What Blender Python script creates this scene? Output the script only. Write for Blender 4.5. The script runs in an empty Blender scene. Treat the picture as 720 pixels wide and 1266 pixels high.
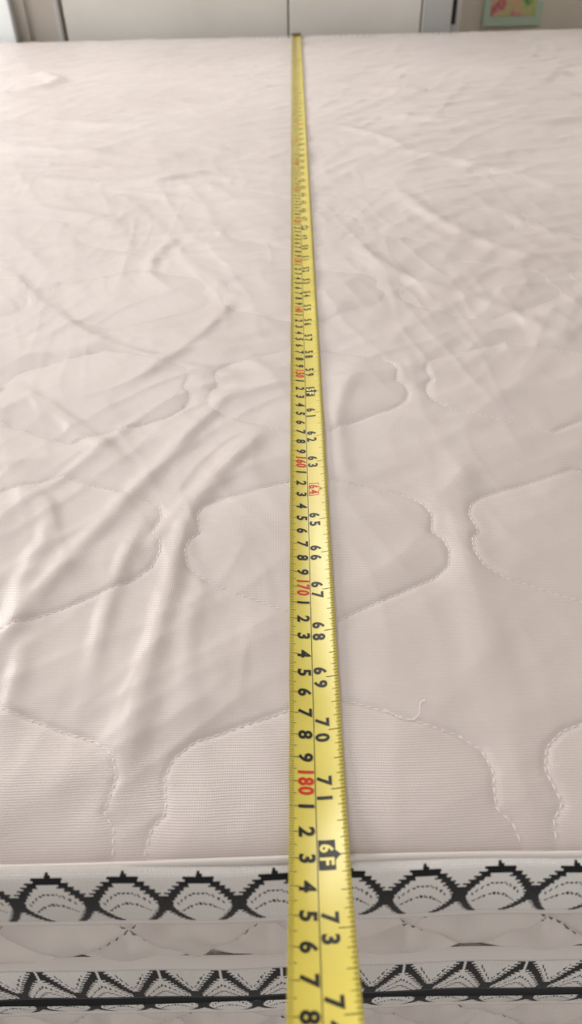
import bpy, math, random
import numpy as np
from mathutils import Matrix, Vector
random.seed(3)
scene = bpy.context.scene
try:
    scene.view_settings.view_transform = 'Standard'
except Exception:
    pass
COL = scene.collection

# ------------------------------------------------------------------ dims (m)
ZT = 0.53            # top of upper mattress
ZT2 = ZT - 0.1385    # top of lower mattress
XL, XR, YN, YF, RC = -1.0, 1.0, 0.1036, 1.936, 0.035
TAPE0 = 1.9346       # zero of the tape

# ------------------------------------------------------------------ noise
_perm = np.random.RandomState(11).permutation(256)
_perm = np.concatenate([_perm, _perm])
_ang = np.random.RandomState(5).rand(256) * 2 * np.pi
def pn(x, y, seed=0):
    x = np.asarray(x, float) + seed * 17.31; y = np.asarray(y, float) + seed * 9.77
    xi = np.floor(x).astype(int); yi = np.floor(y).astype(int)
    xf = x - xi; yf = y - yi
    u = xf**3 * (xf * (xf * 6 - 15) + 10); v = yf**3 * (yf * (yf * 6 - 15) + 10)
    def g(i, j):
        a = _ang[_perm[(_perm[(xi + i) & 255] + yi + j) & 255]]
        return np.cos(a) * (xf - i) + np.sin(a) * (yf - j)
    a = g(0, 0) * (1 - u) + g(1, 0) * u
    b = g(0, 1) * (1 - u) + g(1, 1) * u
    return (a * (1 - v) + b * v) * 1.5

def chaikin(P, n=2):
    P = [np.array(p, float) for p in P]
    for _ in range(n):
        Q = [P[0]]
        for a, b in zip(P[:-1], P[1:]):
            Q += [a * .75 + b * .25, a * .25 + b * .75]
        Q.append(P[-1]); P = Q
    return P

def dist_poly(x, y, P, closed=False):
    d = np.full(x.shape, 1e9); pts = list(P)
    if closed: pts = pts + [pts[0]]
    for a, b in zip(pts[:-1], pts[1:]):
        ex, ey = b[0] - a[0], b[1] - a[1]
        L = ex * ex + ey * ey + 1e-12
        t = np.clip(((x - a[0]) * ex + (y - a[1]) * ey) / L, 0, 1)
        dd = (x - a[0] - t * ex)**2 + (y - a[1] - t * ey)**2
        d = np.minimum(d, dd)
    return np.sqrt(d)

# quilting cell outline (cm)
_r = [(0, 5.7), (5.3, 3.5), (6.1, 2.8), (6.4, 1.9), (6.2, .9), (6.15, .5), (6.6, 0.0),
      (6.75, -.9), (6.5, -2.0), (5.6, -2.9), (0, -5.7)]
CELL = _r + [(-a, b) for a, b in reversed(_r[1:-1])]
CELL = [(a * .01, b * .01) for a, b in CELL]
CELLS = [np.array(p) for p in CELL + [CELL[0]]]
PX, PY, CX, CY = .147, .150, .0135, .268

def warp(x, y):
    return (x + .0032 * pn(x / .11, y / .11, 3) + .0005 * pn(x / .03, y / .03, 21), y + .0032 * pn(x / .11, y / .11, 4) + .0005 * pn(x / .03, y / .03, 22))
def quilt_d(x, y):
    a, b = warp(x, y)
    lx = (a - CX + PX / 2) % PX - PX / 2
    ly = (b - CY + PY / 2) % PY - PY / 2
    return dist_poly(lx, ly, CELLS)

STROKES = [  # (points in cm on the mattress top, amplitude, width)
 ([(-3.1, 43.2), (-7, 34.9), (-10.3, 27.8), (-13.3, 20.4), (-15, 14)], .0023, .0060),
 ([(-.9, 38.1), (-4.6, 31.5), (-5.7, 28.9), (-6, 22.1), (-6.7, 15.4), (-6.4, 11.5)], .0023, .0058),
 ([(-7.7, 30.3), (-8.9, 22.2), (-8.5, 16.1)], .0018, .0045),
 ([(-4.6, 26), (-4.9, 20), (-4.4, 14)], .0009, .0045),
 ([(-11.4, 24), (-12.2, 19), (-11.2, 13)], .0013, .0045),
 ([(-26, 64), (-20, 55), (-12.2, 47), (-1.4, 42.1)], .0020, .007),
 ([(-20, 44), (-13.3, 37.7), (-8.3, 31.8)], .0020, .0058),
 ([(-17, 33), (-12.4, 29.2), (-13.4, 23.3), (-11.5, 17)], .0018, .0055),
 ([(-24, 37), (-17, 30), (-16, 22)], .0020, .0062),
 ([(-2.5, 36), (-6, 30), (-8, 25)], .0010, .0040),
 ([(-9, 40), (-12, 34), (-17, 27)], .0013, .0045),
 ([(5.5, 45), (3.4, 41), (2.8, 36), (3.3, 29)], .0017, .0065),
 ([(6, 68), (10.2, 58.5), (17.3, 53.5), (21.2, 45.4)], .0021, .008),
 ([(11.9, 84.8), (16.3, 69.4), (25.6, 59.3)], .0023, .0095),
 ([(10.5, 36), (8.8, 25.9), (8.3, 15.7)], .0012, .009),
 ([(-4, 58), (-6, 50), (-12, 41)], .0017, .006),
 ([(-10, 72), (-13, 62), (-9, 57)], .0022, .0065),
 ([(20, 78), (30, 62), (34, 52)], .0024, .011),
 ([(8, 100), (20, 95), (33, 80)], .0026, .011),
 ([(-30, 90), (-18, 86), (-6, 92)], .0028, .011),
 ([(-38, 120), (-22, 112), (-8, 118)], .0036, .014),
 ([(-60, 132), (-44, 124), (-20, 130)], .0036, .014),
 ([(-50, 108), (-34, 104), (-20, 98)], .0030, .012),
 ([(-40, 78), (-28, 80), (-16, 74)], .0025, .010),
 ([(8, 140), (26, 128), (50, 126)], .0038, .015),
 ([(12, 118), (30, 108), (46, 112)], .0034, .013),
 ([(6, 112), (14, 104), (16, 96)], .0026, .010),
 ([(30, 150), (44, 142), (58, 146)], .0038, .016),
 ([(-66, 150), (-58, 138), (-44, 137), (-38, 146), (-46, 155)], .007, .016),
 ([(-60, 148), (-54, 143), (-48, 147)], .004, .012),
]
STROKES = [(chaikin([(a * .01, b * .01) for a, b in P], 2), A, W) for P, A, W in STROKES]

def tape_xl(y):
    return -.0045 + (y - .059) * .0175

def top_h(x, y):
    x = np.asarray(x, float); y = np.asarray(y, float)
    dq = quilt_d(x, y)
    near = 1 / (1 + np.exp((y - .75) / .12))
    nearq = 1 / (1 + np.exp((y - .46) / .05)) * .85 + .15
    h = (.0009 * near + .0002) * (1 - np.exp(-(dq / .013)**1.5)) + .0007 * nearq * (1 - np.exp(-(dq / .0015)**1.5))
    right = 1 / (1 + np.exp(-(x - .02) / .02))
    quiet = 1 - .65 * right * (1 / (1 + np.exp((y - .42) / .05)))
    wx = x + .03 * pn(x / .2, y / .2, 7); wy = y + .03 * pn(x / .2, y / .2, 8)
    h = h + .0020 * pn(wx / .14, wy / .18, 1)
    farq = 1 / (1 + np.exp((y - .85) / .12))
    for (ang, sx, sy, A, sd, msk, ex) in (
            (-.45, .048, .19, .0011, 2, (1 - right) * (.45 + .55 * farq), 2.2), (.75, .052, .18, .0011, 5, right * (.45 + .55 * farq), 2.2),
            (1.25, .052, .18, .0011, 6, 1.0, 2.2), (-.2, .024, .09, .00055, 12, .4 + .6 * farq, 2.4), (.9, .026, .09, .00052, 15, .4 + .6 * farq, 2.4),
            (-.6, .013, .06, .00018, 31, farq * (1 - .5 * right), 3),
            (1.3, .045, .16, .0017, 16, 1 - farq, 2.2), (.7, .05, .15, .0015, 17, 1 - farq, 2.2),
            (1.1, .10, .34, .0016, 18, 1 - farq, 2.), (1.9, .055, .20, .0014, 19, 1 - farq, 2.2)):
        ca, sa = math.cos(ang), math.sin(ang)
        rx = wx * ca - wy * sa; ry = wx * sa + wy * ca
        n = pn(rx / sx, ry / sy, sd)
        h = h + A * quiet * msk * ((1 - np.minimum(np.sqrt(n * n + .003) * 1.7, 1))**ex)
    h = h + .0005 * quiet * (.4 + .6 * farq) * pn(wx / .026, wy / .036, 9)
    for P, A, W in STROKES:
        xs = [p[0] for p in P]; ys = [p[1] for p in P]; m = .05
        sel = (x > min(xs) - m) & (x < max(xs) + m) & (y > min(ys) - m) & (y < max(ys) + m)
        if sel.any():
            d = dist_poly(x[sel], y[sel], P)
            e0 = np.hypot(x[sel] - P[0][0], y[sel] - P[0][1]); e1 = np.hypot(x[sel] - P[-1][0], y[sel] - P[-1][1])
            fade = np.clip(np.minimum(e0, e1) / .05, 0, 1); fade = fade * fade * (3 - 2 * fade)
            h[sel] += A * fade * np.exp(-(d / W)**2)
    dx = x - (tape_xl(y) + .0105)
    h = h * (1 - .55 * np.exp(-(dx / .022)**2))
    e = np.minimum(np.minimum(x - XL, XR - x), np.minimum(y - YN, YF - y))
    e = np.maximum(e, 0)
    h = h * (1 - np.exp(-e / .012)) - .003 * np.exp(-e / .007)
    return h

# ------------------------------------------------------------------ mesh helpers
def empty(name, loc=(0, 0, 0)):
    o = bpy.data.objects.new(name, None); o.location = loc; o.empty_display_size = .05
    COL.objects.link(o); return o

def add_mesh(name, verts, faces, mats, parent=None, smooth=False, fm=None):
    me = bpy.data.meshes.new(name); me.from_pydata([tuple(v) for v in verts], [], [tuple(f) for f in faces]); me.update()
    for m in mats: me.materials.append(m)
    if fm is not None: me.polygons.foreach_set('material_index', np.array(fm, dtype=np.int32))
    if smooth: me.polygons.foreach_set('use_smooth', np.ones(len(me.polygons), dtype=bool))
    o = bpy.data.objects.new(name, me); COL.objects.link(o)
    if parent: o.parent = parent
    return o

def grid(name, P, mat, parent=None, uv=None, closed=False, flip=False):
    n, m = P.shape[:2]
    idx = np.arange(n * m).reshape(n, m)
    if closed:
        idx = np.vstack([idx, idx[:1]])
    a = idx[:-1, :-1]; b = idx[1:, :-1]; c = idx[1:, 1:]; d = idx[:-1, 1:]
    F = np.stack([a, b, c, d], -1).reshape(-1, 4)
    if flip: F = F[:, ::-1]
    me = bpy.data.meshes.new(name)
    me.vertices.add(n * m); me.vertices.foreach_set('co', P.reshape(-1).astype(np.float32))
    nf = len(F)
    me.loops.add(nf * 4); me.loops.foreach_set('vertex_index', F.reshape(-1).astype(np.int32))
    me.polygons.add(nf)
    me.polygons.foreach_set('loop_start', (np.arange(nf) * 4).astype(np.int32))
    try: me.polygons.foreach_set('loop_total', np.full(nf, 4, dtype=np.int32))
    except Exception: pass
    me.polygons.foreach_set('use_smooth', np.ones(nf, dtype=bool))
    me.update(calc_edges=True); me.validate()
    if uv is not None:
        L = me.uv_layers.new(name='UVMap')
        if closed:
            U = np.concatenate([uv, uv[:1] + np.array([uv[-1, 0, 0] + (uv[1, 0, 0] - uv[0, 0, 0]), 0])], 0)
        else: U = uv
        q = np.stack([U[:-1, :-1], U[1:, :-1], U[1:, 1:], U[:-1, 1:]], 2).reshape(-1, 4, 2)
        if flip: q = q[:, ::-1]
        L.data.foreach_set('uv', q.reshape(-1).astype(np.float32))
    me.materials.append(mat)
    o = bpy.data.objects.new(name, me); COL.objects.link(o)
    if parent: o.parent = parent
    return o

def box(name, x0, x1, y0, y1, z0, z1, mat, parent=None, bevel=.003):
    v = [(x, y, z) for x in (x0, x1) for y in (y0, y1) for z in (z0, z1)]
    f = [(0, 1, 3, 2), (4, 6, 7, 5), (0, 4, 5, 1), (2, 3, 7, 6), (0, 2, 6, 4), (1, 5, 7, 3)]
    o = add_mesh(name, v, f, [mat], parent)
    if bevel:
        b = o.modifiers.new('bevel', 'BEVEL'); b.width = bevel; b.segments = 2
    return o

# ------------------------------------------------------------------ node helpers
def s2l(c):
    return tuple(((v / 255 / 12.92) if v / 255 <= .04045 else ((v / 255 + .055) / 1.055)**2.4) for v in c) + (1,)

def new_mat(name, rgb, rough=.5, spec=.5, metal=0, sheen=0):
    m = bpy.data.materials.new(name); m.use_nodes = True
    b = m.node_tree.nodes['Principled BSDF']
    b.inputs['Base Color'].default_value = s2l(rgb)
    b.inputs['Roughness'].default_value = rough
    b.inputs['Specular IOR Level'].default_value = spec
    b.inputs['Metallic'].default_value = metal
    if sheen:
        b.inputs['Sheen Weight'].default_value = sheen
        b.inputs['Sheen Roughness'].default_value = .4
    return m, m.node_tree, b

class E:
    """tiny node-math expression wrapper"""
    def __init__(s, nt, sock): s.nt = nt; s.s = sock
    def op(s, o, *a):
        n = s.nt.nodes.new('ShaderNodeMath'); n.operation = o
        for i, v in enumerate((s,) + a):
            if isinstance(v, E): s.nt.links.new(v.s, n.inputs[i])
            else: n.inputs[i].default_value = v
        return E(s.nt, n.outputs[0])
    def __add__(s, o): return s.op('ADD', o)
    def __sub__(s, o): return s.op('SUBTRACT', o)
    def __mul__(s, o): return s.op('MULTIPLY', o)
    def __truediv__(s, o): return s.op('DIVIDE', o)
    def fl(s): return s.op('FLOOR')
    def fr(s): return s.op('FRACT')
    def ab(s): return s.op('ABSOLUTE')
    def lt(s, o): return s.op('LESS_THAN', o)
    def gt(s, o): return s.op('GREATER_THAN', o)
    def mx(s, o): return s.op('MAXIMUM', o)
    def pw(s, o): return s.op('POWER', o)
    def sn(s): return s.op('SINE')

def noise_node(nt, vec, scale, detail=3, rough=.5):
    n = nt.nodes.new('ShaderNodeTexNoise'); n.inputs['Scale'].default_value = scale
    n.inputs['Detail'].default_value = detail; n.inputs['Roughness'].default_value = rough
    nt.links.new(vec, n.inputs['Vector']); return n

def ramp(nt, fac, stops):
    r = nt.nodes.new('ShaderNodeValToRGB'); nt.links.new(fac, r.inputs[0])
    e = r.color_ramp.elements
    e[0].position, e[0].color = stops[0][0], s2l(stops[0][1])
    e[1].position, e[1].color = stops[-1][0], s2l(stops[-1][1])
    for p, c in stops[1:-1]:
        k = e.new(p); k.color = s2l(c)
    return r

def bump(nt, b, height, strength, dist, prev=None):
    n = nt.nodes.new('ShaderNodeBump'); n.inputs['Strength'].default_value = strength
    n.inputs['Distance'].default_value = dist
    nt.links.new(height, n.inputs['Height'])
    if prev: nt.links.new(prev.outputs[0], n.inputs['Normal'])
    nt.links.new(n.outputs[0], b.inputs['Normal']); return n

def fabric_mat(name, c0, c1, weave=.0011, rough=.42, sheen=.35, spec=.5, wstr=.35, wcol=.22):
    m, nt, b = new_mat(name, c1, rough, spec, 0, sheen)
    tc = nt.nodes.new('ShaderNodeTexCoord'); o = tc.outputs['Object']
    n = noise_node(nt, o, 5, 4)
    r = ramp(nt, n.outputs[0], [(.3, c0), (.7, c1)])
    sx = nt.nodes.new('ShaderNodeSeparateXYZ'); nt.links.new(o, sx.inputs[0])
    X = E(nt, sx.outputs[0]); Y = E(nt, sx.outputs[1]); Z = E(nt, sx.outputs[2])
    nw = noise_node(nt, o, 35, 2); W_ = E(nt, nw.outputs[0]) * .0006
    a = ((Y + Z + W_) * (2 * math.pi / weave)).sn(); c = ((X + W_) * (2 * math.pi / (weave * .8))).sn()
    w = a * .6 + c * .4
    mixn = nt.nodes.new('ShaderNodeMix'); mixn.data_type = 'RGBA'; mixn.blend_type = 'MULTIPLY'
    f = (w * -.5 + .5) * wcol
    nt.links.new(f.s, mixn.inputs['Factor'])
    nt.links.new(r.outputs[0], mixn.inputs[6]); mixn.inputs[7].default_value = (.5, .46, .45, 1)
    nt.links.new(mixn.outputs[2], b.inputs['Base Color'])
    b1 = bump(nt, b, w.s, wstr, .00015)
    n2 = noise_node(nt, o, 60, 4)
    bump(nt, b, n2.outputs[0], .15, .0006, b1)
    return m

def ribbon_mat(name, kind):
    m, nt, b = new_mat(name, (215, 208, 200), .75, .25, 0, .2)
    uvn = nt.nodes.new('ShaderNodeUVMap'); uvn.uv_map = 'UVMap'
    sx = nt.nodes.new('ShaderNodeSeparateXYZ'); nt.links.new(uvn.outputs[0], sx.inputs[0])
    U = E(nt, sx.outputs[0]); V = E(nt, sx.outputs[1])
    p = .0262; N = 34.0; px = p / 48
    v = ((V * N).fl() + .5) / N
    row = (V * N * .5).fr().gt(.5)            # alternating ribs
    u = (((U / px + row * .5).fl()) + .5) * px
    x = (u / p).fr()
    s = (x * math.pi).sn()
    par = (u / px * .3334).fr().gt(.5)
    if kind == 'arch':
        # chain of crossing arcs, heavy where they cross, lighter at the crowns
        c1 = s * .42 + .50
        c2 = s * -.62 + .50
        thin = s * -.62 + 1.0
        k1 = (v - c1).ab().lt((row * .075 + .10) * thin)
        k2 = (v - c2).ab().lt((row * .07 + .12) * thin)
        node = s.lt(.32) * (v - .50).ab().lt(.16)
        c3 = s * .42 + .28
        k3 = (v - c3).ab().lt(.018) * par * s.gt(.5)
        c4 = s.pw(1.4) * .36 + .14
        k4 = (v - c4).ab().lt(.020) * par * s.gt(.6)
        k5 = v.gt(1.10) * v.lt(1.34) * (U / .0131).fr().lt(.6) * U.gt(2.05)
        k = k1.mx(k2).mx(node).mx(k3).mx(k4) * v.lt(.99)
        k = k.mx(k5)
    else:
        t = (x * math.pi).sn() * .5 + ((x - .5).ab() * -2.0 + 1.0) * .5
        w1 = row * .08 + .10
        c1 = t * .76 + .14
        k1 = (v - c1).ab().lt(w1) * t.lt(.97)
        k2 = v.lt(.08)
        node = t.lt(.28) * (v - .16).ab().lt(.20)
        c3 = t * .74 - .18
        k3 = (v - c3).ab().lt(.024) * par
        c4 = t * .74 + .44
        k4 = (v - c4).ab().lt(.024) * par * v.lt(.85)
        c5 = t * .74 - .38
        k5 = (v - c5).ab().lt(.04) * row
        k = k1.mx(k2).mx(node).mx(k3).mx(k4).mx(k5) * v.lt(.95)
    tc = nt.nodes.new('ShaderNodeTexCoord')
    n = noise_node(nt, tc.outputs['Object'], 14, 3)
    r = ramp(nt, n.outputs[0], [(.3, (216, 209, 203)), (.7, (234, 229, 224))])
    mixn = nt.nodes.new('ShaderNodeMix'); mixn.data_type = 'RGBA'
    nt.links.new(k.s, mixn.inputs['Factor']); nt.links.new(r.outputs[0], mixn.inputs[6])
    mixn.inputs[7].default_value = s2l((22, 21, 24))
    nt.links.new(mixn.outputs[2], b.inputs['Base Color'])
    rib = ((V * N * 2 * math.pi).sn() * .5 + (U / px * math.pi).sn() * .5 + k * .6)
    bump(nt, b, rib.s, .6, .0003)
    return m

M_TOP = fabric_mat('mattress_satin_mesh', (205, 192, 186), (215, 203, 197), rough=.34, sheen=.3, spec=.7, wstr=.45, wcol=.32)
M_SIDE = fabric_mat('mattress_side_quilt', (208, 198, 191), (224, 215, 208), weave=.0012, rough=.6, sheen=.2, spec=.3)
M_THREAD, _, _ = new_mat('stitch_thread', (238, 232, 228), .5, .4)
M_THREAD_D, _, _ = new_mat('side_stitch_thread', (110, 100, 94), .7, .3)
M_WELT = fabric_mat('welt_fabric', (212, 203, 197), (224, 216, 211), weave=.0009, rough=.6, sheen=.2, spec=.3)
M_BLACK, _, _ = new_mat('black_cord', (16, 16, 18), .6, .3)
M_RA = ribbon_mat('woven_border_arch', 'arch')
M_RV = ribbon_mat('woven_border_chevron', 'chev')

# ------------------------------------------------------------------ mattress perimeter
def perimeter():
    pts = []; r = RC
    def lin(a, b, fine):
        a = np.array(a, float); b = np.array(b, float); L = np.linalg.norm(b - a)
        t = 0.
        while t < L:
            p = a + (b - a) * t / L
            pts.append(p)
            t += .0018 if (fine and abs(p[0]) < .40) else .009
    def arc(c, a0):
        for k in range(9):
            a = a0 + (math.pi / 2) * k / 9
            pts.append(np.array([c[0] + r * math.cos(a), c[1] + r * math.sin(a)]))
    lin((XL + r, YN), (XR - r, YN), True); arc((XR - r, YN + r), -math.pi / 2)
    lin((XR, YN + r), (XR, YF - r), False); arc((XR - r, YF - r), 0)
    lin((XR - r, YF), (XL + r, YF), False); arc((XL + r, YF - r), math.pi / 2)
    lin((XL, YF - r), (XL, YN + r), False); arc((XL + r, YN + r), math.pi)
    P = np.array(pts)
    T = np.roll(P, -1, 0) - np.roll(P, 1, 0); T /= np.linalg.norm(T, axis=1)[:, None]
    Nn = np.stack([T[:, 1], -T[:, 0]], 1)
    seg = np.linalg.norm(np.roll(P, -1, 0) - P, axis=1)
    u = np.concatenate([[0], np.cumsum(seg)[:-1]])
    return P, Nn, u
PP, PN, PU = perimeter()
# the border is folded further over the top on the three other edges
FOLD = .011 * np.clip((PU - 2.0) / .15, 0, 1) * np.clip((PU[-1] - .05 - PU) / .15, 0, 1)

def strip(name, prof, mat, parent, fz=None, foff=None, vs=None, infold=None):
    n = len(PP); m = len(prof)
    z = np.array([p[0] for p in prof]); o = np.array([p[1] for p in prof])
    U = np.repeat(PU[:, None], m, 1)
    Z = np.repeat(z[None], n, 0); O = np.repeat(o[None], n, 0)
    if foff is not None: O = O + foff(U, Z)
    if fz is not None: Z = Z + fz(U, Z)
    if infold is not None: O = O - FOLD[:, None] * np.array(infold)[None]
    P = np.empty((n, m, 3))
    P[..., 0] = PP[:, None, 0] + PN[:, None, 0] * O
    P[..., 1] = PP[:, None, 1] + PN[:, None, 1] * O
    P[..., 2] = Z
    if vs is None: vs = np.linspace(0, 1, m)
    uv = np.stack([U, np.repeat(np.array(vs)[None], n, 0)], -1)
    return grid(name, P, mat, parent, uv, closed=True)

def tube_path(name, off, z, r, mat, parent, wob=.0, fold=False):
    k = 8
    prof = [(z + r * math.sin(2 * math.pi * i / k), off + r * math.cos(2 * math.pi * i / k)) for i in range(k + 1)]
    return strip(name, prof, mat, parent, foff=(lambda U, Z: wob * pn(U / .12, 0 * U, 2)),
                 fz=(lambda U, Z: wob * pn(U / .09, 0 * U, 6)), infold=[1] * (k + 1) if fold else None)

DP = .056   # diamond pitch
def diamond_d(U, Z):
    a = ((U + Z * 1.0) / DP) % 1.0; b = ((U - Z * 1.0) / DP) % 1.0
    da = np.minimum(a, 1 - a) * DP * .707; db = np.minimum(b, 1 - b) * DP * .707
    return np.minimum(da, db)

def dash_mesh(name, segs, r, mat, parent):
    V = []; F = []
    for a, b, nrm in segs:
        a = np.array(a); b = np.array(b); nrm = np.array(nrm, float)
        t = b - a; L = np.linalg.norm(t)
        if L < 1e-6: continue
        t /= L; s = np.cross(t, nrm); s /= (np.linalg.norm(s) + 1e-9)
        mid = (a + b) / 2 + nrm * r * 1.0
        i = len(V)
        ring = [(-s * r), (nrm * r), (s * r)]
        for base, sc in ((a - nrm * r * .8, .6), (mid, 1.0), (b - nrm * r * .8, .6)):
            for q in ring: V.append(base + q * sc)
        for j in (0, 3):
            for k in (0, 1):
                F.append((i + j + k, i + j + k + 1, i + j + k + 4, i + j + k + 3))
    return add_mesh(name, V, F, [mat], parent, smooth=True)

def build_mattress(name, zt, hi, bh, bo):
    """bh: height of the upper border, bo: setback of the whole side"""
    root = empty(name)
    nx, ny = (820, 780) if hi else (60, 60)
    t = np.linspace(-1, 1, nx); xs = np.sinh(2.3 * t) / np.sinh(2.3)
    q = np.linspace(0, 1, ny); k = 1.7; ys = YN + (YF - YN) * (np.exp(k * q) - 1) / (math.exp(k) - 1)
    X, Y = np.meshgrid(xs, ys, indexing='ij')
    H = top_h(X.ravel(), Y.ravel()).reshape(X.shape) if hi else np.full(X.shape, -.004)
    cx = np.clip(X, XL + RC, XR - RC); cy = np.clip(Y, YN + RC, YF - RC)
    dx, dy = X - cx, Y - cy; d = np.hypot(dx, dy); f = np.where(d > RC, RC / np.maximum(d, 1e-9), 1)
    X = cx + dx * f; Y = cy + dy * f
    if not hi: X = X * .995; Y = np.maximum(Y, YN + .006)
    P = np.stack([X, Y, H + zt], -1)
    grid(name + '_top_fabric', P, M_TOP, root)
    rib = lambda U, Z: .0010 * pn(U / .05, Z * 0 + 1.3, 2) + .0012 * pn(U / .17, Z * 0 + 4.3, 3) - bo
    ribz = lambda U, Z: .0014 * pn(U / .11, Z * 0 + 2.3, 5)
    mm = 14
    prof = [(zt - .003, -.0050), (zt + .0010, -.0028), (zt + .0012, -.0008), (zt - .0002, .0016), (zt - .0018, .0026)]
    infold = [1, 1, .25, 0, 0] + [0] * (mm + 1)
    for i in range(1, mm + 1):
        tt = i / mm
        prof.append((zt - .0018 - (bh - .0018) * tt, .0026 + .0014 * math.sin(math.pi * tt)))
    prof.append((zt - bh - .0015, -.004))
    vs = [1.5, 1.25, 1.00, .91, .84] + [.84 * (1 - i / mm) for i in range(1, mm + 1)] + [-.02]
    strip(name + '_upper_border', prof, M_RA, root, fz=ribz, foff=rib, vs=vs, infold=infold)
    strip(name + '_upper_border_fold', [(zt - bh + .0005, .0), (zt - bh - .0003, .0034), (zt - bh - .0018, .0034), (zt - bh - .0028, 0)], M_WELT, root, fz=ribz, foff=rib)
    tube_path(name + '_welt', -.0030, zt + .0008, .0013, M_WELT, root, .0009, True)
    z1, z0 = zt - bh, zt - .087
    nz = 26
    prof = [(z1 + (z0 - z1) * i / nz, .0005) for i in range(nz + 1)]
    def poff(U, Z):
        e = np.minimum(z1 - Z, Z - z0)
        b = .0080 * (1 - np.exp(-diamond_d(U, Z - zt) / .007))
        return (b + .003 * pn(U / .045, Z / .03, 4) + .0020 * pn(U / .014, Z / .02, 14)) * (1 - np.exp(-np.maximum(e, 0) / .006)) - .003 - bo
    strip(name + '_quilted_side', prof, M_SIDE, root, foff=poff)
    prof = [(zt - .083, -.004), (zt - .0855, .002), (zt - .0868, .0034)]
    for i in range(1, mm + 1):
        tt = i / mm
        prof.append((zt - .0868 - .041 * tt, .0034 + .0014 * math.sin(math.pi * tt)))
    prof += [(zt - .129, .001), (zt - .130, -.006)]
    vs = [1.1, 1.03, .99] + [.99 * (1 - i / mm) for i in range(1, mm + 1)] + [-.02, -.05]
    strip(name + '_lower_border', prof, M_RV, root, fz=ribz, foff=rib, vs=vs)
    strip(name + '_lower_border_fold', [(zt - .082, 0), (zt - .0835, .0042), (zt - .086, .0044), (zt - .0875, .002)], M_WELT, root, fz=ribz, foff=rib)
    tube_path(name + '_black_piping', .0000 - bo, zt - .1325, .0046, M_BLACK, root, .0009)
    V = [(p[0] - n[0] * .005, p[1] - n[1] * .005, zt - .1300) for p, n in zip(PP[::6], PN[::6])]
    add_mesh(name + '_underside', V, [tuple(range(len(V)))[::-1]], [M_BLACK], root)
    segs = []
    usable = XR - XL - 2 * RC
    for sgn in (1, -1):
        for kk in range(-3, int(usable / DP) + 3):
            zz = z0 + .004
            while zz < z1 - .005:
                za, zb = zz, zz + .0026
                ua, ub = kk * DP - sgn * (za - zt), kk * DP - sgn * (zb - zt)
                if 0 < min(ua, ub) and max(ua, ub) < usable:
                    O = poff(np.array([ua, ub]), np.array([za, zb])) + .0012
                    segs.append(((XL + RC + ua, YN - O[0], za), (XL + RC + ub, YN - O[1], zb), (0, -1, 0)))
                zz += .0040
    dash_mesh(name + '_side_stitches', segs, .00042, M_THREAD_D, root)
    if hi:
        C = [np.array(p) for p in CELLS]
        dens = []
        for a, b in zip(C[:-1], C[1:]):
            L = np.linalg.norm(b - a); n = max(1, int(L / .0004))
            for i in range(n): dens.append(a + (b - a) * i / n)
        dens = np.array(dens)
        S0, S1 = [], []
        for i in range(-7, 8):
            for j in range(-2, 13):
                wxy = dens + np.array([CX + i * PX, CY + j * PY])
                x, y = wxy[:, 0].copy(), wxy[:, 1].copy()
                for _ in range(3):
                    a, b = warp(x, y); x = x - (a - wxy[:, 0]); y = y - (b - wxy[:, 1])
                ok = (x > XL + .01) & (x < XR - .01) & (y > YN + .006) & (y < YF - .01)
                for q in range(0, len(x) - 6, 9):
                    if ok[q] and ok[q + 6]:
                        S0.append((x[q], y[q])); S1.append((x[q + 6], y[q + 6]))
        S0 = np.array(S0); S1 = np.array(S1)
        h0 = top_h(S0[:, 0], S0[:, 1]); h1 = top_h(S1[:, 0], S1[:, 1])
        segs = [((a[0], a[1], zt + p + .0002), (b[0], b[1], zt + q + .0002), (0, 0, 1)) for a, b, p, q in zip(S0, S1, h0, h1)]
        dash_mesh(name + '_top_stitches', segs, .00025, M_THREAD, root)
        lt = [(.036, .166), (.043, .1605), (.047, .160), (.0505, .1625), (.0512, .168), (.0535, .169)]
        lt = chaikin(lt, 2); hh = top_h(np.array([p[0] for p in lt]), np.array([p[1] for p in lt]))
        segs = [((a[0], a[1], zt + p + .0006), (b[0], b[1], zt + q + .0006), (0, 0, 1)) for a, b, p, q in zip(lt[:-1], lt[1:], hh[:-1], hh[1:])]
        dash_mesh(name + '_loose_thread', segs, .00022, M_THREAD, root)
    return root

build_mattress('mattress', ZT, True, .0345, 0.)
low = build_mattress('lower', ZT2, False, .0240, .003)
low.name = 'mattress.001'

# ------------------------------------------------------------------ measuring tape
TW = .0209
def cup(v):
    return .0016 * (2 * v - 1)**2
LEN = 1.955
ss = np.arange(0, LEN + .008, .005)
Yt = TAPE0 - ss
hm = np.full(ss.shape, -1.)
ins = Yt > YN + .001
for v in np.linspace(0, 1, 7):
    hv = top_h(tape_xl(Yt) + v * TW, np.clip(Yt, YN + .001, YF - .001))
    hm = np.maximum(hm, hv - cup(v))
hm[~ins] = hm[ins][-1]
roll = np.array([hm[max(0, i - 8):i + 9].max() for i in range(len(hm))])
ker = np.hanning(17); ker /= ker.sum()
zs = np.convolve(np.pad(roll, 8, mode='edge'), ker, 'valid') + .0006
zs = np.where(Yt < YN + .03, np.maximum(zs, .0032), zs)
zs = np.where(Yt > YF - .04, np.maximum(zs, .0032), zs)
zs = np.convolve(np.pad(zs, 8, mode='edge'), ker, 'valid')
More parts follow.
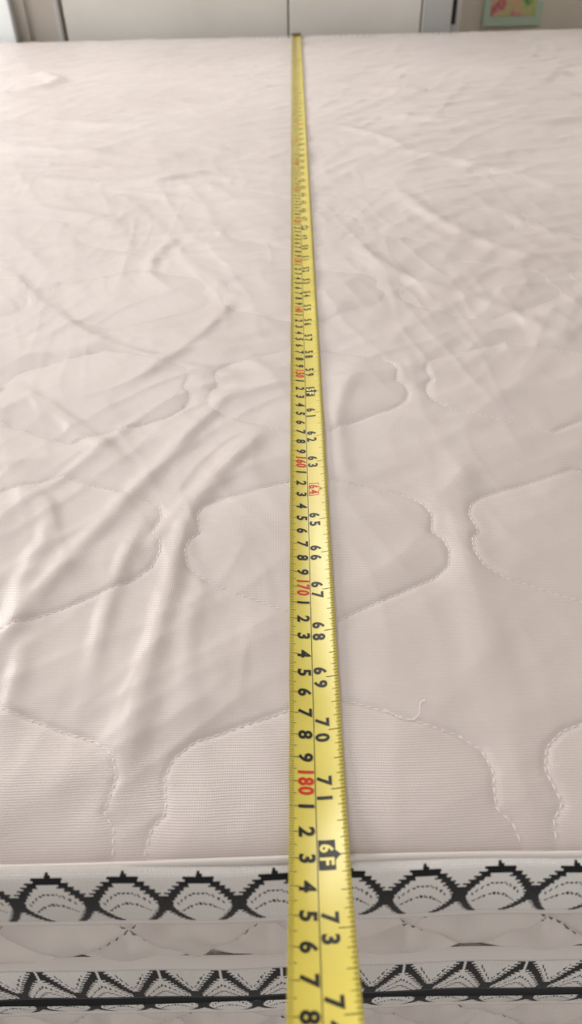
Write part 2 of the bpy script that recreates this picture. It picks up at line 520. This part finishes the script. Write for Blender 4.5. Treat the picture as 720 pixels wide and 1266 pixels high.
# towards the hand that holds it the blade lifts off the mattress
q = np.clip(ss - 1.80, 0, .10)
zs = zs + 3.5 * q * q + np.clip(ss - 1.90, 0, 1) * .7
def tape_pos(s, v, lift=0.):
    s = np.asarray(s, float); v = np.asarray(v, float)
    y = TAPE0 - s
    z = ZT + np.interp(s, ss, zs) + cup(v) + lift
    return np.stack([tape_xl(y) + v * TW, y, z], -1)

tape = empty('measuring_tape')
m, nt, b = new_mat('yellow_tape_lacquer', (228, 204, 62), .30, .5)
tc = nt.nodes.new('ShaderNodeTexCoord'); n = noise_node(nt, tc.outputs['Object'], 25, 4)
r = ramp(nt, n.outputs[0], [(.3, (206, 188, 74)), (.7, (222, 205, 94))])
nt.links.new(r.outputs[0], b.inputs['Base Color'])
b.inputs['Coat Weight'].default_value = .3; b.inputs['Coat Roughness'].default_value = .25
M_YEL = m
M_INK, _, _ = new_mat('black_ink', (18, 16, 14), .4, .4)
M_RED, _, _ = new_mat('red_ink', (205, 40, 22), .4, .4)
M_WINK, _, _ = new_mat('yellow_reversed_ink', (236, 222, 130), .4, .4)
M_STEEL, _, _ = new_mat('hook_steel', (120, 100, 62), .35, .5, .8)

NV = 10
S, V = np.meshgrid(ss, np.linspace(0, 1, NV + 1), indexing='ij')
top = tape_pos(S, V); bot = tape_pos(S, V, -.00025)[:, ::-1]
Pt = np.concatenate([top, bot, top[:, :1]], 1)
grid('tape_blade', Pt, M_YEL, tape, None)

dg = {}
def glyph(ch):
    if ch in dg: return dg[ch]
    cu = bpy.data.curves.new('glyph_tmp', 'FONT'); cu.body = ch; cu.size = 1; cu.resolution_u = 3; cu.offset = .036
    ob = bpy.data.objects.new('glyph_tmp', cu); COL.objects.link(ob)
    bpy.context.view_layer.update()
    ev = ob.evaluated_get(bpy.context.evaluated_depsgraph_get()); me = ev.to_mesh()
    me.calc_loop_triangles()
    v = np.array([tuple(q.co)[:2] for q in me.vertices]); f = [tuple(t.vertices) for t in me.loop_triangles]
    out = []
    for t in f:
        a, b_, c = v[t[0]], v[t[1]], v[t[2]]
        cr = (b_[0] - a[0]) * (c[1] - a[1]) - (b_[1] - a[1]) * (c[0] - a[0])
        out.append(t if cr > 0 else t[::-1])
    w0, w1 = v[:, 0].min(), v[:, 0].max(); h0, h1 = v[:, 1].min(), v[:, 1].max()
    v = (v - [(w0 + w1) / 2, (h0 + h1) / 2]) / (h1 - h0)
    ev.to_mesh_clear(); bpy.data.objects.remove(ob)
    dg[ch] = (v, out, (w1 - w0) / (h1 - h0)); return dg[ch]

import bmesh
MV = []; MF = []; MM = []
def put(verts, faces, mat, lift):
    i = len(MV)
    MV.extend([(float(a), float(b_), lift) for a, b_ in verts]); MF.extend([tuple(i + k for k in f) for f in faces]); MM.extend([mat] * len(faces))
def quad(s0, s1, v0, v1, mat, lift=.0001):
    put([(s0, v0), (s1, v0), (s1, v1), (s0, v1)], [(0, 1, 2, 3)], mat, lift)
def digits(txt, s, v, hgt, step, mat, wsc=1.0, lift=.00014):
    n = len(txt)
    for i, ch in enumerate(txt):
        g, f, w = glyph(ch)
        cs = s + (i - (n - 1) / 2) * step
        P = np.stack([cs + g[:, 0] * hgt * wsc, v + g[:, 1] * hgt / TW], 1)
        put(P, f, mat, lift)
for mmi in range(1, int(LEN * 1000)):
    s = mmi * .001
    if mmi % 10 == 0: L, w = .18, .00026
    elif mmi % 5 == 0: L, w = .135, .00022
    else: L, w = .09, .00018
    quad(s - w / 2, s + w / 2, .005, L, 0)
for k in range(1, int(LEN * 100)):
    if k % 10 == 0: digits(str(k), k * .01, .305, .0061, .0038, 1, .82)
    else: digits(str(k % 10), k * .01, .305, .0058, .004, 0, 1.02)
for i in range(int(LEN / .005) - 1):
    quad(.002 + i * .005, .007 + i * .005, .462, .476, 0)
for k in range(1, int(LEN / .0254 * 16)):
    s = k * .0254 / 16
    if k % 16 == 0: L, w = .25, .0003
    elif k % 8 == 0: L, w = .17, .00026
    elif k % 4 == 0: L, w = .14, .00022
    elif k % 2 == 0: L, w = .11, .0002
    else: L, w = .08, .00018
    quad(s - w / 2, s + w / 2, 1 - L, .995, 0)
for k in range(1, int(LEN / .0254)):
    s = k * .0254
    if k % 12 == 0:
        put([(s - .0055, .49), (s + .0055, .49), (s + .0055, .77), (s + .0018, .77), (s, .86), (s - .0018, .77), (s - .0055, .77)], [(0, 1, 2, 3, 4, 5, 6)], 0, .00013)
        digits(str(k // 12) + 'F', s, .63, .0050, .0048, 2, 1.0, .0002)
    elif k % 16 == 0:
        o = [(s - .0052, .51), (s + .0052, .51), (s + .0052, .76), (s + .002, .76), (s, .85), (s - .002, .76), (s - .0052, .76)]
        for a, b_ in zip(o, o[1:] + o[:1]):
            d = np.array([(b_[0] - a[0]), (b_[1] - a[1]) * TW]); d /= np.linalg.norm(d)
            nn = np.array([-d[1] * .00018, d[0] * .00018 / TW])
            put([(a[0] - nn[0], a[1] - nn[1]), (b_[0] - nn[0], b_[1] - nn[1]), (b_[0] + nn[0], b_[1] + nn[1]), (a[0] + nn[0], a[1] + nn[1])], [(0, 1, 2, 3)], 1, .00013)
        digits(str(k), s, .63, .0052, .0044, 1, .95)
    else:
        digits(str(k), s, .63, .0058, .0068 if k > 9 else 0, 0, 1.0)
bm = bmesh.new()
bv = [bm.verts.new(v) for v in MV]
for f, mi in zip(MF, MM):
    try:
        q = bm.faces.new([bv[i] for i in f]); q.material_index = mi
    except ValueError: pass
for i in range(1, NV):
    geom = bm.verts[:] + bm.edges[:] + bm.faces[:]
    bmesh.ops.bisect_plane(bm, geom=geom, plane_co=(0, i / NV, 0), plane_no=(0, 1, 0), dist=1e-6)
# also cut along the curved-up end so the print follows the blade
s_ = 1.80
while s_ < LEN:
    geom = [e for e in bm.verts if e.co.x > 1.78] + [e for e in bm.edges if e.verts[0].co.x > 1.78] + [f for f in bm.faces if f.verts[0].co.x > 1.78]
    bmesh.ops.bisect_plane(bm, geom=geom, plane_co=(s_, 0, 0), plane_no=(1, 0, 0), dist=1e-6)
    s_ += .005
co = np.array([tuple(v.co) for v in bm.verts])
W = tape_pos(co[:, 0], co[:, 1]); W[:, 2] += co[:, 2]
for v, p in zip(bm.verts, W): v.co = p
me = bpy.data.meshes.new('tape_markings'); bm.to_mesh(me); bm.free()
for q in (M_INK, M_RED, M_WINK): me.materials.append(q)
o = bpy.data.objects.new('tape_markings', me); COL.objects.link(o); o.parent = tape
x0 = float(tape_xl(YF)); zh = ZT + zs[0]
box('end_hook_plate', x0 - .0005, x0 + TW + .0005, YF + .0070, YF + .0082, zh - .016, zh + .003, M_STEEL, tape, .0004)
box('end_hook_tongue', x0 + .002, x0 + TW - .002, YF - .020, YF + .0075, zh + .0019, zh + .0029, M_STEEL, tape, .0003)
for i, (a, b_) in enumerate(((.3, -.013), (.7, -.013), (.5, -.006))):
    bpy.ops.mesh.primitive_uv_sphere_add(segments=12, ring_count=8, radius=.0018, location=(x0 + TW * a, YF + b_, zh + .0031))
    q = bpy.context.object; q.name = 'rivet_%d' % (i + 1); q.scale = (1, 1, .45); q.data.materials.append(M_STEEL); q.parent = tape

# ------------------------------------------------------------------ room
def plaster(name, c0, c1, sc=6, rough=.8):
    m, nt, b = new_mat(name, c1, rough, .3)
    tc = nt.nodes.new('ShaderNodeTexCoord'); n = noise_node(nt, tc.outputs['Object'], sc, 5, .6)
    r = ramp(nt, n.outputs[0], [(.3, c0), (.7, c1)]); nt.links.new(r.outputs[0], b.inputs['Base Color'])
    n2 = noise_node(nt, tc.outputs['Object'], 70, 3); bump(nt, b, n2.outputs[0], .15, .001)
    return m
M_WALL = plaster('beige_wall_paint', (214, 204, 189), (224, 215, 201))
M_WHITE = plaster('white_laminate', (210, 206, 199), (222, 218, 211), 4, .45)
M_WHITE2 = plaster('cool_white_laminate', (242, 245, 247), (246, 248, 250), 4, .4)
M_GREY = plaster('grey_laminate', (176, 175, 172), (188, 186, 183), 4, .5)
M_FRAME = plaster('taupe_frame', (178, 170, 160), (194, 186, 176), 5, .6)
M_GAP = plaster('dark_gap', (60, 56, 52), (76, 72, 68), 5, .8)
M_FLOOR = plaster('terrazzo_floor', (120, 112, 104), (150, 142, 134), 40, .35)
M_WOOD = plaster('dark_wood', (70, 46, 30), (98, 66, 42), 9, .45)

WY = 2.30
box('floor', -2.2, 2.2, -1.5, WY + .1, -.05, 0, M_FLOOR, None, 0)
box('wall_back', -2.2, 2.2, WY, WY + .1, 0, 2.7, M_WALL, None, 0)
box('wall_right', 2.2, 2.3, -1.5, WY + .1, 0, 2.7, M_WALL, None, 0)
wl = empty('wall_left')
box('wall_left_below', -2.3, -2.2, -1.5, WY + .1, 0, .85, M_WALL, wl, 0)
box('wall_left_above', -2.3, -2.2, -1.5, WY + .1, 2.15, 2.7, M_WALL, wl, 0)
box('wall_left_near', -2.3, -2.2, -1.5, .3, .85, 2.15, M_WALL, wl, 0)
box('wall_left_far', -2.3, -2.2, 2.1, WY + .1, .85, 2.15, M_WALL, wl, 0)
wi = empty('window_1')
box('window_frame_bottom', -2.28, -2.22, .3, 2.1, .85, .90, M_WHITE2, wi)
box('window_frame_top', -2.28, -2.22, .3, 2.1, 2.10, 2.15, M_WHITE2, wi)
for i, y in enumerate((.3, 1.175, 2.05)):
    box('window_mullion_%d' % i, -2.28, -2.22, y, y + .05, .90, 2.10, M_WHITE2, wi)
box('baseboard_back', .46, 2.2, WY - .015, WY, 0, .09, M_WHITE, None)

wd = empty('wardrobe')
FY = 2.00
box('carcass', -.500, .330, FY + .022, WY - .01, .0, 1.7, M_WHITE, wd)
box('carcass_shadow_core', -.492, .400, FY + .019, FY + .03, .06, 1.69, M_GAP, wd, 0)
box('door_1', -.497, .0205, FY, FY + .018, .06, 1.68, M_WHITE, wd, .002)
box('door_2', .0240, .3300, FY, FY + .018, .06, 1.68, M_WHITE, wd, .002)
box('side_stile', .3335, .402, FY - .004, FY + .25, .0, 1.7, M_GREY, wd, .002)
box('stile_edge_strip', .4025, .425, FY + .01, FY + .25, .0, 1.7, M_WHITE, wd, .002)
box('latch', .4035, .4115, FY - .006, FY + .009, ZT + .008, ZT + .10, M_BLACK, wd, .002)
cb = empty('cabinet')
box('cabinet_body', -1.25, -.612, FY + .0, WY - .01, 0, 1.6, M_WHITE, cb)
box('cabinet_door', -1.25, -.612, FY - .024, FY - .002, .05, 1.59, M_WHITE2, cb, .002)
tr = empty('trim_1')
box('trim_board', -.6105, -.503, FY + .002, FY + .03, 0, 1.7, M_FRAME, tr, 0)
box('trim_batten', -.600, -.582, FY - .006, FY + .002, 0, 1.7, M_FRAME, tr, .002)
box('trim_batten_2', -.515, -.505, FY - .004, FY + .002, 0, 1.7, M_GREY, tr, .002)

m, nt, b = new_mat('poster_print', (200, 180, 170), .4, .4)
tc = nt.nodes.new('ShaderNodeTexCoord')
n = noise_node(nt, tc.outputs['Object'], 20, 2, .5)
r = ramp(nt, n.outputs[0], [(.32, (96, 150, 92)), (.42, (190, 200, 130)), (.5, (226, 176, 150)), (.58, (190, 92, 112)), (.68, (226, 190, 130))])
nt.links.new(r.outputs[0], b.inputs['Base Color'])
M_POST = m
M_POSTB, _, _ = new_mat('poster_border', (190, 208, 186), .5, .4)
ps = empty('wall_poster')
box('poster_panel', .545, .700, WY - .012, WY - .002, ZT - .035, ZT + .20, M_POSTB, ps, .001)
box('poster_picture', .563, .683, WY - .0135, WY - .011, ZT - .012, ZT + .18, M_POST, ps, 0)

bb = empty('bed_base')
zb = ZT2 - .139
box('platform', XL + .01, XR - .01, YN + .012, YF - .01, zb - .06, zb - .001, M_WOOD, bb)
for i, (x, y) in enumerate(((XL + .08, YN + .1), (XR - .08, YN + .1), (XL + .08, YF - .1), (XR - .08, YF - .1), (0, (YN + YF) / 2))):
    box('leg_%d' % (i + 1), x - .035, x + .035, y - .035, y + .035, 0, zb - .058, M_WOOD, bb)

# ------------------------------------------------------------------ light
w = bpy.data.worlds.new('World'); scene.world = w; w.use_nodes = True
bg = w.node_tree.nodes['Background']; bg.inputs[0].default_value = (1, .988, .98, 1); bg.inputs[1].default_value = .41
def area(name, loc, tgt, sx, sy, power, col):
    l = bpy.data.lights.new(name, 'AREA'); l.shape = 'RECTANGLE'; l.size = sx; l.size_y = sy; l.energy = power; l.color = col
    o = bpy.data.objects.new(name, l); COL.objects.link(o); o.location = loc
    o.rotation_euler = (Vector(tgt) - Vector(loc)).to_track_quat('-Z', 'Y').to_euler(); return o
area('window_daylight', (-2.15, 1.4, 1.3), (0, 1.4, .5), 1.5, .9, 54, (1, .982, .96))
area('added_sheen_light', (-.3, 2.2, 2.35), (0, 1.3, .5), 1.8, .5, 38, (1, .988, .975))  # added lamp above the wardrobe for satin highlights on creases, no window there
area('added_side_fill', (.4, -1.5, 1.1), (0, .3, .45), 1.2, 1.6, 9, (1, .985, .97))  # added fill behind the camera to brighten the mattress side, no doorway there

# ------------------------------------------------------------------ camera
cam = bpy.data.cameras.new('camera'); co_ = bpy.data.objects.new('camera', cam); COL.objects.link(co_)
cam.sensor_fit = 'VERTICAL'; cam.sensor_height = 36; cam.sensor_width = 36; cam.lens = 25.02
cam.clip_start = .01
Mx = Matrix.Translation((0, 0, ZT + .256)) @ Matrix.Rotation(math.radians(90 - 41.26), 4, 'X') @ Matrix.Rotation(math.radians(-1.4), 4, 'Z')
co_.matrix_world = Mx
cam.dof.use_dof = True; cam.dof.focus_distance = .38; cam.dof.aperture_fstop = 10.5
scene.camera = co_
